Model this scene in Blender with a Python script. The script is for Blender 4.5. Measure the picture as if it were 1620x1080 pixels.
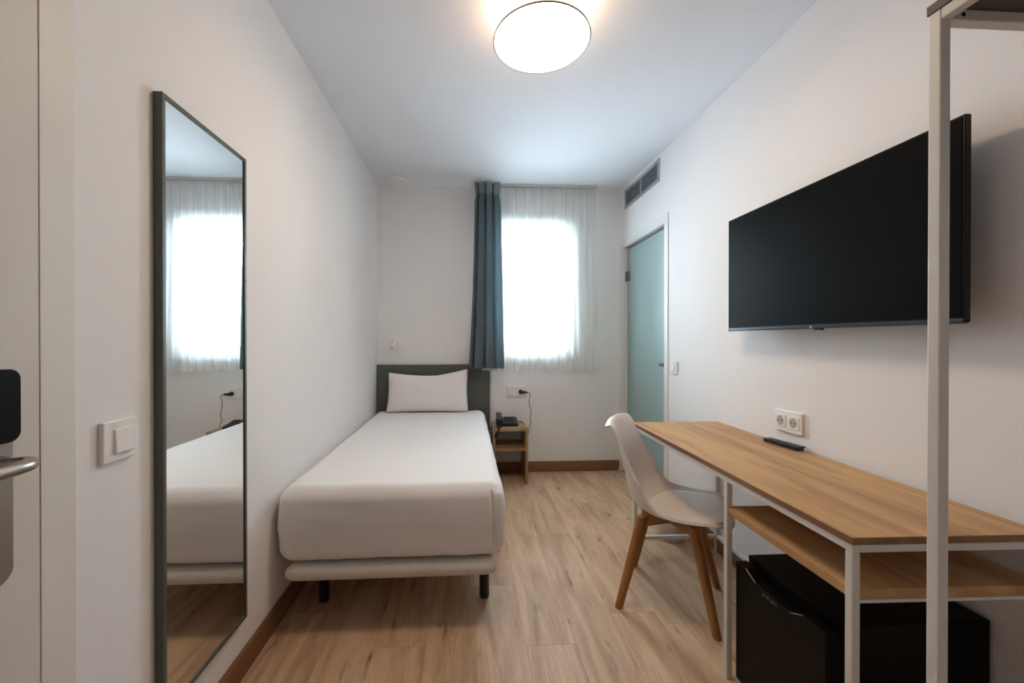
import bpy, bmesh, math, random
from mathutils import Vector, Matrix, noise

for o in list(bpy.data.objects):
    bpy.data.objects.remove(o)
S = bpy.context.scene
C = S.collection
R = math.radians
random.seed(7)

# ------------------------------------------------------------------ camera
FPX, PPX, PPY, VPX = 635.0, 776.0, 540.0, 741.0
cam_d = bpy.data.cameras.new('camera')
cam_d.sensor_fit = 'HORIZONTAL'
cam_d.sensor_width = 36.0
cam_d.lens = FPX / 1620.0 * 36.0
cam_d.shift_x = (810.0 - PPX) / 1620.0
cam_d.shift_y = 0.0
cam_d.clip_start = 0.02
cam = bpy.data.objects.new('camera', cam_d)
C.objects.link(cam)
cam.location = (0, 0, 1.215)
cam.rotation_euler = (R(90 - 0.22), 0, -math.atan((PPX - VPX) / FPX))
S.camera = cam

# ------------------------------------------------------------------ sky, light, exposure
W = bpy.data.worlds.new('sky')
S.world = W
W.use_nodes = True
bg = W.node_tree.nodes['Background']
bg.inputs['Color'].default_value = (0.73, 0.885, 1.0, 1)
bg.inputs['Strength'].default_value = 28.0
LAMP_STRENGTH = 17.5
LAMP_COLOR = (1.0, 0.60, 0.33)
S.view_settings.view_transform = 'Standard'
S.view_settings.look = 'None'
S.view_settings.gamma = 1.0
S.view_settings.use_curve_mapping = False
S.view_settings.exposure = 0.74
S.cycles.max_bounces = 12
S.cycles.diffuse_bounces = 7
S.cycles.glossy_bounces = 5
S.cycles.transmission_bounces = 8
S.cycles.transparent_max_bounces = 12
S.cycles.caustics_reflective = False
S.cycles.caustics_refractive = False
S.cycles.sample_clamp_indirect = 6.0

# room numbers (metres): x to the right, y into the room, z up
XL, XR, YB, YF, ZC = -0.824, 1.437, 3.68, -2.10, 2.61
WX0, WX1, WZ0, WZ1 = 0.14, 0.985, 1.05, 2.295          # window opening
BD0, BD1, BDZ = 2.867, 3.655, 2.082                     # bathroom door opening
ED0, ED1, EDZ = -0.02, 0.816, 2.07                      # entrance door opening

pl = bpy.data.lights.new('window_portal', 'AREA')
pl.shape = 'RECTANGLE'
pl.size, pl.size_y = WX1 - WX0, WZ1 - WZ0
pl.cycles.is_portal = True
po = bpy.data.objects.new('window_portal', pl)
C.objects.link(po)
po.location = ((WX0 + WX1) / 2, YB + 0.21, (WZ0 + WZ1) / 2)
po.rotation_euler = (R(-90), 0, 0)

# ------------------------------------------------------------------ materials
def mat(name, col, rough=0.5, metal=0.0, spec=0.5, bump=None, **kw):
    m = bpy.data.materials.new(name)
    m.use_nodes = True
    nt = m.node_tree
    b = nt.nodes['Principled BSDF']
    b.inputs['Base Color'].default_value = (*col, 1)
    b.inputs['Roughness'].default_value = rough
    b.inputs['Metallic'].default_value = metal
    b.inputs['Specular IOR Level'].default_value = spec
    for k, v in kw.items():
        b.inputs[k].default_value = v
    tc = nt.nodes.new('ShaderNodeTexCoord')
    n = nt.nodes.new('ShaderNodeTexNoise')
    nt.links.new(tc.outputs['Object'], n.inputs['Vector'])
    sc, st, dist = bump if bump else (300, 0.02, 0.001)
    n.inputs['Scale'].default_value = sc
    n.inputs['Detail'].default_value = 3
    bp = nt.nodes.new('ShaderNodeBump')
    bp.inputs['Strength'].default_value = st
    bp.inputs['Distance'].default_value = dist
    nt.links.new(n.outputs['Fac'], bp.inputs['Height'])
    nt.links.new(bp.outputs['Normal'], b.inputs['Normal'])
    return m

def wood(name, light, dark, axis='Y', rough=0.45, knots=0.5, grain=1.0, vary=0.12, spec=0.35):
    """oak grain running along one object axis; every piece is shifted by its own random number"""
    m = bpy.data.materials.new(name)
    m.use_nodes = True
    nt = m.node_tree
    N, Lk = nt.nodes.new, nt.links.new
    b = nt.nodes['Principled BSDF']
    b.inputs['Roughness'].default_value = rough
    b.inputs['Specular IOR Level'].default_value = spec
    tc = N('ShaderNodeTexCoord')
    oi = N('ShaderNodeObjectInfo')
    off = N('ShaderNodeVectorMath'); off.operation = 'SCALE'
    off.inputs[0].default_value = (37.0, 53.0, 71.0)
    Lk(oi.outputs['Random'], off.inputs['Scale'])
    ad = N('ShaderNodeVectorMath'); ad.operation = 'ADD'
    Lk(tc.outputs['Object'], ad.inputs[0]); Lk(off.outputs[0], ad.inputs[1])
    def mapped(s_along, s_across):
        mp = N('ShaderNodeMapping')
        v = [s_across] * 3
        v['XYZ'.index(axis)] = s_along
        mp.inputs['Scale'].default_value = v
        Lk(ad.outputs[0], mp.inputs['Vector'])
        return mp.outputs[0]
    n1 = N('ShaderNodeTexNoise'); n1.inputs['Scale'].default_value = 1; n1.inputs['Detail'].default_value = 4
    n1.inputs['Distortion'].default_value = 0.6
    Lk(mapped(1.6, 13), n1.inputs['Vector'])
    n2 = N('ShaderNodeTexNoise'); n2.inputs['Scale'].default_value = 1; n2.inputs['Detail'].default_value = 5
    n2.inputs['Roughness'].default_value = 0.7
    Lk(mapped(9, 190), n2.inputs['Vector'])
    n3 = N('ShaderNodeTexNoise'); n3.inputs['Scale'].default_value = 1; n3.inputs['Detail'].default_value = 2
    Lk(mapped(5.5, 24), n3.inputs['Vector'])
    r1 = N('ShaderNodeValToRGB')
    r1.color_ramp.elements[0].position = 0.30; r1.color_ramp.elements[0].color = (*dark, 1)
    r1.color_ramp.elements[1].position = 0.62; r1.color_ramp.elements[1].color = (*light, 1)
    Lk(n1.outputs['Fac'], r1.inputs['Fac'])
    r2 = N('ShaderNodeMapRange')
    r2.inputs['From Min'].default_value = 0.3; r2.inputs['From Max'].default_value = 0.7
    r2.inputs['To Min'].default_value = 1.0 - 0.22 * grain; r2.inputs['To Max'].default_value = 1.0 + 0.10 * grain
    Lk(n2.outputs['Fac'], r2.inputs['Value'])
    mx = N('ShaderNodeMix'); mx.data_type = 'RGBA'; mx.blend_type = 'MULTIPLY'
    mx.inputs['Factor'].default_value = 1.0
    Lk(r1.outputs['Color'], mx.inputs['A']); Lk(r2.outputs['Result'], mx.inputs['B'])
    # small dark knots and cracks
    r3 = N('ShaderNodeMapRange')
    r3.inputs['From Min'].default_value = 0.655; r3.inputs['From Max'].default_value = 0.80
    r3.inputs['To Min'].default_value = 0.0; r3.inputs['To Max'].default_value = knots
    Lk(n3.outputs['Fac'], r3.inputs['Value'])
    mk = N('ShaderNodeMix'); mk.data_type = 'RGBA'; mk.blend_type = 'MIX'
    mk.inputs['B'].default_value = (dark[0] * .28, dark[1] * .25, dark[2] * .25, 1)
    Lk(r3.outputs['Result'], mk.inputs['Factor']); Lk(mx.outputs['Result'], mk.inputs['A'])
    hv = N('ShaderNodeHueSaturation')
    rv = N('ShaderNodeMapRange')
    rv.inputs['To Min'].default_value = 1 - vary; rv.inputs['To Max'].default_value = 1 + vary
    Lk(oi.outputs['Random'], rv.inputs['Value']); Lk(rv.outputs['Result'], hv.inputs['Value'])
    Lk(mk.outputs['Result'], hv.inputs['Color'])
    Lk(hv.outputs['Color'], b.inputs['Base Color'])
    bp = N('ShaderNodeBump'); bp.inputs['Strength'].default_value = 0.12; bp.inputs['Distance'].default_value = 0.001
    Lk(n2.outputs['Fac'], bp.inputs['Height']); Lk(bp.outputs['Normal'], b.inputs['Normal'])
    return m

def fabric(name, col, speck=0.0, scale=600, strength=0.25, rough=0.9, sheen=0.2):
    m = mat(name, col, rough, 0, 0.2, (scale, strength, 0.001))
    nt = m.node_tree
    b = nt.nodes['Principled BSDF']
    b.inputs['Sheen Weight'].default_value = sheen
    if speck:
        n = nt.nodes.new('ShaderNodeTexNoise'); n.inputs['Scale'].default_value = 260; n.inputs['Detail'].default_value = 4
        tc = nt.nodes.new('ShaderNodeTexCoord'); nt.links.new(tc.outputs['Object'], n.inputs['Vector'])
        r = nt.nodes.new('ShaderNodeValToRGB')
        r.color_ramp.elements[0].position = 0.35
        r.color_ramp.elements[0].color = (*[c * (1 - speck) for c in col], 1)
        r.color_ramp.elements[1].position = 0.55
        r.color_ramp.elements[1].color = (*col, 1)
        nt.links.new(n.outputs['Fac'], r.inputs['Fac']); nt.links.new(r.outputs['Color'], b.inputs['Base Color'])
    return m

def emitter(name, col, strength):
    m = bpy.data.materials.new(name)
    m.use_nodes = True
    b = m.node_tree.nodes['Principled BSDF']
    b.inputs['Base Color'].default_value = (0.9, 0.88, 0.84, 1)
    b.inputs['Emission Color'].default_value = (*col, 1)
    b.inputs['Emission Strength'].default_value = strength
    return m

def sheer_mat():
    m = bpy.data.materials.new('sheer_voile')
    m.use_nodes = True
    nt = m.node_tree
    N, Lk = nt.nodes.new, nt.links.new
    out = nt.nodes['Material Output']
    nt.nodes.remove(nt.nodes['Principled BSDF'])
    tr = N('ShaderNodeBsdfTransparent'); tr.inputs['Color'].default_value = (1, 1, 1, 1)
    tl = N('ShaderNodeBsdfTranslucent'); tl.inputs['Color'].default_value = (0.92, 0.93, 0.93, 1)
    df = N('ShaderNodeBsdfDiffuse'); df.inputs['Color'].default_value = (0.90, 0.90, 0.88, 1)
    a = N('ShaderNodeMixShader'); a.inputs[0].default_value = 0.42
    Lk(tl.outputs[0], a.inputs[1]); Lk(df.outputs[0], a.inputs[2])
    tc = N('ShaderNodeTexCoord')
    n = N('ShaderNodeTexNoise'); n.inputs['Scale'].default_value = 1; n.inputs['Detail'].default_value = 3
    mp = N('ShaderNodeMapping'); mp.inputs['Scale'].default_value = (55, 3, 1.2)
    Lk(tc.outputs['Object'], mp.inputs['Vector']); Lk(mp.outputs[0], n.inputs['Vector'])
    mr = N('ShaderNodeMapRange'); mr.inputs['From Min'].default_value = 0.3; mr.inputs['From Max'].default_value = 0.7
    mr.inputs['To Min'].default_value = 0.60; mr.inputs['To Max'].default_value = 0.84
    Lk(n.outputs['Fac'], mr.inputs['Value'])
    b = N('ShaderNodeMixShader')
    Lk(mr.outputs['Result'], b.inputs[0]); Lk(tr.outputs[0], b.inputs[1]); Lk(a.outputs[0], b.inputs[2])
    Lk(b.outputs[0], out.inputs['Surface'])
    return m

def pane_mat():
    m = bpy.data.materials.new('clear_pane')
    m.use_nodes = True
    nt = m.node_tree
    N, Lk = nt.nodes.new, nt.links.new
    out = nt.nodes['Material Output']
    nt.nodes.remove(nt.nodes['Principled BSDF'])
    tr = N('ShaderNodeBsdfTransparent'); tr.inputs['Color'].default_value = (0.95, 0.97, 0.97, 1)
    gl = N('ShaderNodeBsdfGlossy'); gl.inputs['Roughness'].default_value = 0.02
    fr = N('ShaderNodeFresnel'); fr.inputs['IOR'].default_value = 1.45
    b = N('ShaderNodeMixShader')
    Lk(fr.outputs[0], b.inputs[0]); Lk(tr.outputs[0], b.inputs[1]); Lk(gl.outputs[0], b.inputs[2])
    Lk(b.outputs[0], out.inputs['Surface'])
    return m

def frosted_mat():
    m = bpy.data.materials.new('frosted_glass')
    m.use_nodes = True
    nt = m.node_tree
    N, Lk = nt.nodes.new, nt.links.new
    out = nt.nodes['Material Output']
    p = nt.nodes['Principled BSDF']
    p.inputs['Base Color'].default_value = (0.40, 0.545, 0.54, 1)
    p.inputs['Roughness'].default_value = 0.36
    p.inputs['Specular IOR Level'].default_value = 1.0
    tl = N('ShaderNodeBsdfTranslucent'); tl.inputs['Color'].default_value = (0.42, 0.72, 0.68, 1)
    b = N('ShaderNodeMixShader'); b.inputs[0].default_value = 0.22
    Lk(p.outputs[0], b.inputs[1]); Lk(tl.outputs[0], b.inputs[2])
    Lk(b.outputs[0], out.inputs['Surface'])
    return m

M = {
    'wall': mat('wall_paint', (0.86, 0.85, 0.855), 0.85, 0, 0.2, (260, 0.10, 0.002)),
    'ceil': mat('ceiling_paint', (0.82, 0.84, 0.885), 0.9, 0, 0.2, (260, 0.06, 0.002)),
    'door': mat('door_lacquer', (0.69, 0.645, 0.61), 0.5, 0, 0.4, (300, 0.03, 0.001)),
    'casing': mat('casing_lacquer', (0.76, 0.73, 0.69), 0.45, 0, 0.4),
    'jamb': mat('white_jamb', (0.80, 0.79, 0.78), 0.45),
    'floor': wood('floor_oak', (0.70, 0.475, 0.315), (0.45, 0.282, 0.172), 'Y', 0.50, 0.85, 1.0, 0.05, 0.25),
    'joint': mat('floor_underlay', (0.20, 0.13, 0.08), 0.9),
    'base': wood('baseboard_oak', (0.27, 0.135, 0.062), (0.18, 0.085, 0.035), 'Y', 0.5, 0.1, 0.8, 0.03),
    'basex': wood('baseboard_oak_cross', (0.27, 0.135, 0.062), (0.18, 0.085, 0.035), 'X', 0.5, 0.1, 0.8, 0.03),
    'deskw': wood('desk_oak', (0.60, 0.355, 0.162), (0.39, 0.205, 0.09), 'Y', 0.45, 0.5, 0.8, 0.03, 0.2),
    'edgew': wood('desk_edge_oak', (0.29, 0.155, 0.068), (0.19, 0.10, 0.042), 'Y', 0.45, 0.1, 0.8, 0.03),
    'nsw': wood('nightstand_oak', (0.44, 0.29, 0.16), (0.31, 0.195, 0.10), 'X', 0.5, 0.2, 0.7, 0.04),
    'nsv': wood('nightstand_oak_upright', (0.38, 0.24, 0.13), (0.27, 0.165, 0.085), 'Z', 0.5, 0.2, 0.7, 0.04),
    'legw': wood('chair_beech', (0.38, 0.175, 0.055), (0.28, 0.115, 0.032), 'Z', 0.42, 0.0, 0.5, 0.03),
    'white_metal': mat('white_metal', (0.72, 0.70, 0.67), 0.45, 0, 0.4),
    'plastic': mat('white_plastic', (0.85, 0.835, 0.825), 0.4),
    'chair': mat('chair_plastic', (0.79, 0.745, 0.72), 0.42, 0, 0.4),
    'pad': mat('seat_pad_leatherette', (0.85, 0.78, 0.72), 0.5, 0, 0.4, (420, 0.12, 0.001)),
    'mframe': mat('mirror_frame_green', (0.085, 0.094, 0.078), 0.4, 0, 0.5),
    'mlip': mat('mirror_lip_black', (0.012, 0.013, 0.012), 0.6),
    'mirror': mat('mirror_silver', (0.90, 0.92, 0.91), 0.0, 1.0, 0.5, (1, 0.0, 0.0)),
    'head': fabric('headboard_green', (0.122, 0.134, 0.120), 0.25, 300, 0.1, 0.7, 0.05),
    'curtain': fabric('curtain_teal', (0.185, 0.238, 0.262), 0.15, 500, 0.2, 0.85, 0.15),
    'sheer': sheer_mat(),
    'sheet': fabric('white_sheet', (0.87, 0.86, 0.865), 0.0, 900, 0.12, 0.9, 0.1),
    'pillow': fabric('pillow_case', (0.85, 0.81, 0.80), 0.0, 900, 0.12, 0.9, 0.1),
    'basef': fabric('bed_base_knit', (0.72, 0.67, 0.60), 0.22, 240, 0.5, 0.9, 0.2),
    'black': mat('black_plastic', (0.010, 0.010, 0.011), 0.4),
    'blackgl': mat('black_gloss', (0.004, 0.004, 0.004), 0.30, 0, 0.15),
    'fridge': mat('fridge_black', (0.005, 0.0042, 0.0036), 0.40, 0, 0.10, (500, 0.05, 0.001)),
    'screen': mat('tv_screen', (0.0045, 0.0045, 0.0045), 0.45, 0, 0.03),
    'tvbody': mat('tv_bezel', (0.006, 0.006, 0.007), 0.40, 0, 0.2),
    'tvlip': mat('tv_lip', (0.030, 0.042, 0.058), 0.3, 0.4),
    'phone': mat('phone_black', (0.007, 0.008, 0.011), 0.30),
    'key': mat('phone_key', (0.06, 0.065, 0.075), 0.4),
    'steel': mat('brushed_steel', (0.42, 0.38, 0.34), 0.28, 1.0, 0.5, (400, 0.05, 0.001)),
    'steelp': mat('steel_plate', (0.40, 0.355, 0.32), 0.38, 1.0),
    'hinge': mat('hinge_steel', (0.30, 0.28, 0.25), 0.35, 1.0),
    'alu': mat('grille_aluminium', (0.42, 0.45, 0.48), 0.4, 0.5),
    'dark': mat('dark_void', (0.02, 0.021, 0.024), 0.9),
    'grey': mat('wardrobe_panel_grey', (0.085, 0.080, 0.070), 0.6),
    'hole': mat('bore_black', (0.006, 0.006, 0.006), 0.8),
    'silver': mat('silver_trim', (0.55, 0.50, 0.42), 0.3, 1.0),
    'print': mat('grey_print', (0.16, 0.145, 0.125), 0.5),
    'white_pvc': mat('window_pvc', (0.82, 0.83, 0.84), 0.35),
    'pane': pane_mat(),
    'frost': frosted_mat(),
    'rim': mat('lamp_rim_brass', (0.10, 0.05, 0.018), 0.5),
    'shade': emitter('lamp_shade_glow', LAMP_COLOR, LAMP_STRENGTH * 0.115),
    'diffuser': emitter('lamp_diffuser_glow', (1.0, 0.755, 0.52), LAMP_STRENGTH),
    'tile': mat('bathroom_tile', (0.70, 0.74, 0.73), 0.4),
    'rail': mat('curtain_rail_white', (0.62, 0.61, 0.58), 0.5),
    'bin': mat('bin_white', (0.62, 0.61, 0.60), 0.45),
}

# ------------------------------------------------------------------ mesh helpers
def box(bm, x0, x1, y0, y1, z0, z1, bev=0.0, seg=2):
    r = bmesh.ops.create_cube(bm, size=1.0)
    vs = r['verts']
    for v in vs:
        v.co = Vector((x0 + (v.co.x + .5) * (x1 - x0), y0 + (v.co.y + .5) * (y1 - y0), z0 + (v.co.z + .5) * (z1 - z0)))
    if bev > 0:
        es = list({e for v in vs for e in v.link_edges})
        bmesh.ops.bevel(bm, geom=es, offset=bev, segments=seg, affect='EDGES', profile=0.5)
    return bm

def tube(bm, pts, r, n=10, cap=True, closed=False):
    pts = [Vector(p) for p in pts]
    rs = r if isinstance(r, (list, tuple)) else [r] * len(pts)
    rings = []
    prev = None
    for i, p in enumerate(pts):
        a = pts[(i - 1) % len(pts)] if (i > 0 or closed) else pts[i]
        b = pts[(i + 1) % len(pts)] if (i < len(pts) - 1 or closed) else pts[i]
        t = (b - a).normalized()
        if prev is None:
            u = t.orthogonal().normalized()
        else:
            u = (prev - t * prev.dot(t))
            u = u.normalized() if u.length > 1e-6 else t.orthogonal().normalized()
        prev = u
        w = t.cross(u)
        rings.append([bm.verts.new(p + (u * math.cos(2 * math.pi * k / n) + w * math.sin(2 * math.pi * k / n)) * rs[i]) for k in range(n)])
    m = len(rings)
    for i in range(m if closed else m - 1):
        A, B = rings[i], rings[(i + 1) % m]
        for k in range(n):
            bm.faces.new((A[k], A[(k + 1) % n], B[(k + 1) % n], B[k]))
    if cap and not closed:
        bm.faces.new(list(reversed(rings[0])))
        bm.faces.new(rings[-1])
    return bm

def lathe(bm, prof, n=32, axis='Z', origin=(0, 0, 0)):
    """prof: list of (radius, height); radius 0 closes with a point"""
    o = Vector(origin)
    def P(rad, h, a):
        c, s = rad * math.cos(a), rad * math.sin(a)
        if axis == 'Z': v = Vector((c, s, h))
        elif axis == 'X': v = Vector((h, c, s))
        else: v = Vector((s, h, c))
        return o + v
    rings = []
    for rad, h in prof:
        if rad <= 1e-7:
            rings.append([bm.verts.new(P(0, h, 0))])
        else:
            rings.append([bm.verts.new(P(rad, h, 2 * math.pi * k / n)) for k in range(n)])
    for A, B in zip(rings, rings[1:]):
        for k in range(n):
            j = (k + 1) % n
            if len(A) == 1 and len(B) == 1: continue
            if len(A) == 1: bm.faces.new((A[0], B[j], B[k]))
            elif len(B) == 1: bm.faces.new((A[k], A[j], B[0]))
            else: bm.faces.new((A[k], A[j], B[j], B[k]))
    bmesh.ops.recalc_face_normals(bm, faces=bm.faces[:])
    return bm

def grid(bm, nu, nv, f):
    vs = [[bm.verts.new(f(i / nu, j / nv)) for j in range(nv + 1)] for i in range(nu + 1)]
    for i in range(nu):
        for j in range(nv):
            bm.faces.new((vs[i][j], vs[i + 1][j], vs[i + 1][j + 1], vs[i][j + 1]))
    return vs

def lattice_box(bm, xs, ys, zs, f):
    """closed box surface on the given coordinate lists, each point moved by f"""
    cache = {}
    def V(i, j, k):
        if (i, j, k) not in cache:
            cache[(i, j, k)] = bm.verts.new(f(Vector((xs[i], ys[j], zs[k]))))
        return cache[(i, j, k)]
    a, b, c = len(xs) - 1, len(ys) - 1, len(zs) - 1
    for i in range(a):
        for j in range(b):
            bm.faces.new((V(i, j, 0), V(i, j + 1, 0), V(i + 1, j + 1, 0), V(i + 1, j, 0)))
            bm.faces.new((V(i, j, c), V(i + 1, j, c), V(i + 1, j + 1, c), V(i, j + 1, c)))
    for i in range(a):
        for k in range(c):
            bm.faces.new((V(i, 0, k), V(i + 1, 0, k), V(i + 1, 0, k + 1), V(i, 0, k + 1)))
            bm.faces.new((V(i, b, k), V(i, b, k + 1), V(i + 1, b, k + 1), V(i + 1, b, k)))
    for j in range(b):
        for k in range(c):
            bm.faces.new((V(0, j, k), V(0, j, k + 1), V(0, j + 1, k + 1), V(0, j + 1, k)))
            bm.faces.new((V(a, j, k), V(a, j + 1, k), V(a, j + 1, k + 1), V(a, j, k + 1)))
    return bm

def lin(a, b, n):
    return [round(a + (b - a) * i / n, 6) for i in range(n + 1)]

def arc(p0, p1, p2, n=8):
    """quadratic curve used to round a tube's bend"""
    p0, p1, p2 = Vector(p0), Vector(p1), Vector(p2)
    return [(p0 * (1 - t) ** 2 + p1 * 2 * t * (1 - t) + p2 * t * t) for t in [i / n for i in range(n + 1)]]

def spline(pts, n=10):
    """Catmull-Rom through the points"""
    P = [Vector(p) for p in pts]
    P = [P[0] * 2 - P[1]] + P + [P[-1] * 2 - P[-2]]
    out = []
    for i in range(1, len(P) - 2):
        for k in range(n):
            t = k / n
            a, b, c, d = P[i - 1], P[i], P[i + 1], P[i + 2]
            out.append(0.5 * ((2 * b) + (c - a) * t + (2 * a - 5 * b + 4 * c - d) * t * t + (3 * b - a - 3 * c + d) * t ** 3))
    out.append(P[-2])
    return out

def finish(name, bm, m, smooth=False, sharp=40):
    if isinstance(bm, bmesh.types.BMesh):
        me = bpy.data.meshes.new(name)
        bm.to_mesh(me)
        bm.free()
    else:
        me = bm
    if not me.materials:
        me.materials.append(M[m] if isinstance(m, str) else m)
    if smooth:
        for p in me.polygons: p.use_smooth = True
        if sharp: me.set_sharp_from_angle(angle=R(sharp))
    o = bpy.data.objects.new(name, me)
    C.objects.link(o)
    return o

def thing(name, label, cat, loc, rotz=0.0, group=None):
    o = bpy.data.objects.new(name, None)
    o.empty_display_size = 0.05
    C.objects.link(o)
    o.location = loc
    o.rotation_euler = (0, 0, rotz)
    o['label'] = label
    o['category'] = cat
    if group: o['group'] = group
    return o

def setting(name, loc=(0, 0, 0)):
    o = bpy.data.objects.new(name, None)
    o.empty_display_size = 0.05
    C.objects.link(o)
    o.location = loc
    o['kind'] = 'structure'
    return o

def mw(o):
    return Matrix.Translation(o.location) @ o.rotation_euler.to_matrix().to_4x4()

def part(name, bm, m, parent, smooth=False, sharp=40, world=True, label=None, chain=None):
    """bm is in world coordinates (world=True) or in the thing's own (world=False)"""
    if world and isinstance(bm, bmesh.types.BMesh):
        inv = mw(chain if chain else parent).inverted()
        bmesh.ops.transform(bm, matrix=inv, verts=bm.verts[:])
    o = finish(name, bm, m, smooth, sharp)
    o.parent = parent
    if label: o['label'] = label
    return o

def struct(name, bm, m, smooth=False, loc=(0, 0, 0)):
    bmesh.ops.translate(bm, vec=-Vector(loc), verts=bm.verts[:])
    o = finish(name, bm, m, smooth)
    o.location = loc
    o['kind'] = 'structure'
    return o

def single(name, bm, m, label, cat, loc, smooth=False, sharp=40):
    bmesh.ops.translate(bm, vec=-Vector(loc), verts=bm.verts[:])
    o = finish(name, bm, m, smooth, sharp)
    o.location = loc
    o['label'] = label
    o['category'] = cat
    return o

def B(): return bmesh.new()

# ------------------------------------------------------------------ the room
T = 0.12
bm = B(); box(bm, XL - T, XR + T, YF - T, YB + 0.30, ZC, ZC + 0.1)
struct('ceiling', bm, 'ceil')

bm = B(); box(bm, XL - T, XR + T, YF - T, YB + 0.30, -0.06, -0.006)
floor = struct('floor', bm, 'joint')
# laminate planks, one object each, in six shared lengths
plank_w, gap = 0.2, 0.0006
plank_mesh = {}
def plank(x, y0, y1):
    key = round(y1 - y0, 3)
    if key not in plank_mesh:
        b = B(); box(b, 0, plank_w - gap, 0, key - gap, -0.006, 0, 0.0004, 1)
        me = bpy.data.meshes.new('plank'); b.to_mesh(me); b.free()
        me.materials.append(M['floor'])
        plank_mesh[key] = me
    o = bpy.data.objects.new('plank', plank_mesh[key])
    C.objects.link(o)
    o.location = (x, y0, 0)
    o.parent = floor
first = {5: 1.98, 6: 2.86, 7: 2.48, 4: 2.62, 8: 1.75, 9: 2.95, 3: 1.60, 2: 2.2, 1: 3.1, 0: 2.4, 10: 2.2, 11: 3.2}
for r in range(12):
    x = -0.97 + 0.2 * r + 0.2 * 0.0
    j = first[r]
    while j - 1.28 > YF - T: j -= 1.28
    y = YF - T
    while y < YB - 0.02:
        y1 = min(j, YB - 0.002)
        if y1 - y > 0.03: plank(x, y, y1)
        y, j = j, j + 1.28

# left wall with the entrance door opening
bm = B()
box(bm, XL - T, XL, ED1, YB + T, 0, ZC)
box(bm, XL - T, XL, YF - T, ED0, 0, ZC)
box(bm, XL - T, XL, ED0, ED1, EDZ, ZC)
struct('wall_left', bm, 'wall')
# right wall with the bathroom door opening
bm = B()
box(bm, XR, XR + T, YF - T, BD0, 0, ZC)
box(bm, XR, XR + T, BD1, YB + T, 0, ZC)
box(bm, XR, XR + T, BD0, BD1, BDZ, ZC)
struct('wall_right', bm, 'wall')
# back wall with the window opening
bm = B()
TB = 0.22
box(bm, XL - T, WX0, YB, YB + TB, 0, ZC)
box(bm, WX1, XR + T, YB, YB + TB, 0, ZC)
box(bm, WX0, WX1, YB, YB + TB, 0, WZ0)
box(bm, WX0, WX1, YB, YB + TB, WZ1, ZC)
struct('wall_back', bm, 'wall')
bm = B(); box(bm, XL - T, XR + T, YF - T, YF, 0, ZC)
struct('wall_front', bm, 'wall')
# bathroom shell behind the frosted door
bm = B()
box(bm, XR + 1.3, XR + 1.36, 2.2, 4.0, 0, ZC)
box(bm, XR + T, XR + 1.3, 2.14, 2.2, 0, ZC)
box(bm, XR + T, XR + 1.3, 4.0, 4.06, 0, ZC)
box(bm, XR + T, XR + 1.36, 2.14, 4.06, ZC, ZC + 0.06)
box(bm, XR + T, XR + 1.36, 2.14, 4.06, -0.06, 0)
box(bm, XR + 0.06, XR + T, YB + TB - 0.02, 4.06, 0, ZC)
struct('wall_bathroom', bm, 'tile')

# baseboards
BH, BT = 0.088, 0.016
bm = B(); box(bm, XL, XL + BT, ED1 + 0.075, YB, 0, BH, 0.002)
struct('baseboard_left', bm, 'base')
bm = B(); box(bm, XL + BT, XR - 0.034, YB - BT, YB, 0, BH + 0.006, 0.002)
struct('baseboard_back', bm, 'basex')
bm = B(); box(bm, XR - BT, XR, YF, BD0 - 0.056, 0, BH, 0.002)
struct('baseboard_right', bm, 'base')

# window
win = setting('window_1', ((WX0 + WX1) / 2, YB + 0.15, WZ0))
y0, y1 = YB + 0.12, YB + 0.18
def ring(b, x0, x1, z0, z1, w, ya, yb):
    box(b, x0, x0 + w, ya, yb, z0, z1, 0.003)
    box(b, x1 - w, x1, ya, yb, z0, z1, 0.003)
    box(b, x0 + w, x1 - w, ya, yb, z0, z0 + w, 0.003)
    box(b, x0 + w, x1 - w, ya, yb, z1 - w, z1, 0.003)
bm = B(); ring(bm, WX0, WX1, WZ0, WZ1, 0.05, y0, y1)
part('window_frame', bm, 'white_pvc', win)
bm = B(); ring(bm, WX0 + 0.045, WX1 - 0.045, WZ0 + 0.045, WZ1 - 0.035, 0.06, y0 - 0.015, y1 - 0.01)
part('window_sash', bm, 'white_pvc', win)
bm = B(); box(bm, WX0 + 0.10, WX1 - 0.10, y0 + 0.012, y0 + 0.020, WZ0 + 0.10, WZ1 - 0.09)
part('window_pane', bm, 'pane', win)
bm = B(); box(bm, WX0, WX1, YB - 0.012, y0, WZ0 - 0.02, WZ0, 0.004)
part('window_sill', bm, 'white_pvc', win)
bm = B()
lathe(bm, [(0, 0), (0.012, 0), (0.012, -0.012), (0.007, -0.014), (0.007, -0.035), (0, -0.035)], 16, 'Y', (WX0 + 0.085, y0 - 0.015, 1.6))
box(bm, WX0 + 0.077, WX0 + 0.093, y0 - 0.055, y0 - 0.042, 1.49, 1.61, 0.004)
part('window_handle', bm, 'white_pvc', win, True)

# entrance door in the left wall
ed = setting('door_1', (XL, (ED0 + ED1) / 2, 0))
bm = B(); box(bm, XL - 0.045, XL + 0.003, ED0 + 0.002, ED1 - 0.0004, 0.004, EDZ - 0.001, 0.0006, 1)
part('door_leaf', bm, 'door', ed)
cw = 0.069
bm = B()
box(bm, XL, XL + 0.0045, ED1, ED1 + cw, 0, EDZ + cw, 0.0010)
box(bm, XL, XL + 0.0045, ED0 - cw, ED0, 0, EDZ + cw, 0.0010)
box(bm, XL, XL + 0.0045, ED0, ED1, EDZ, EDZ + cw, 0.0010)
part('door_casing', bm, 'casing', ed)
bm = B(); box(bm, XL - T, XL - 0.05, ED0, ED1, 0, EDZ)
part('door_backing', bm, 'dark', ed)
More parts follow.
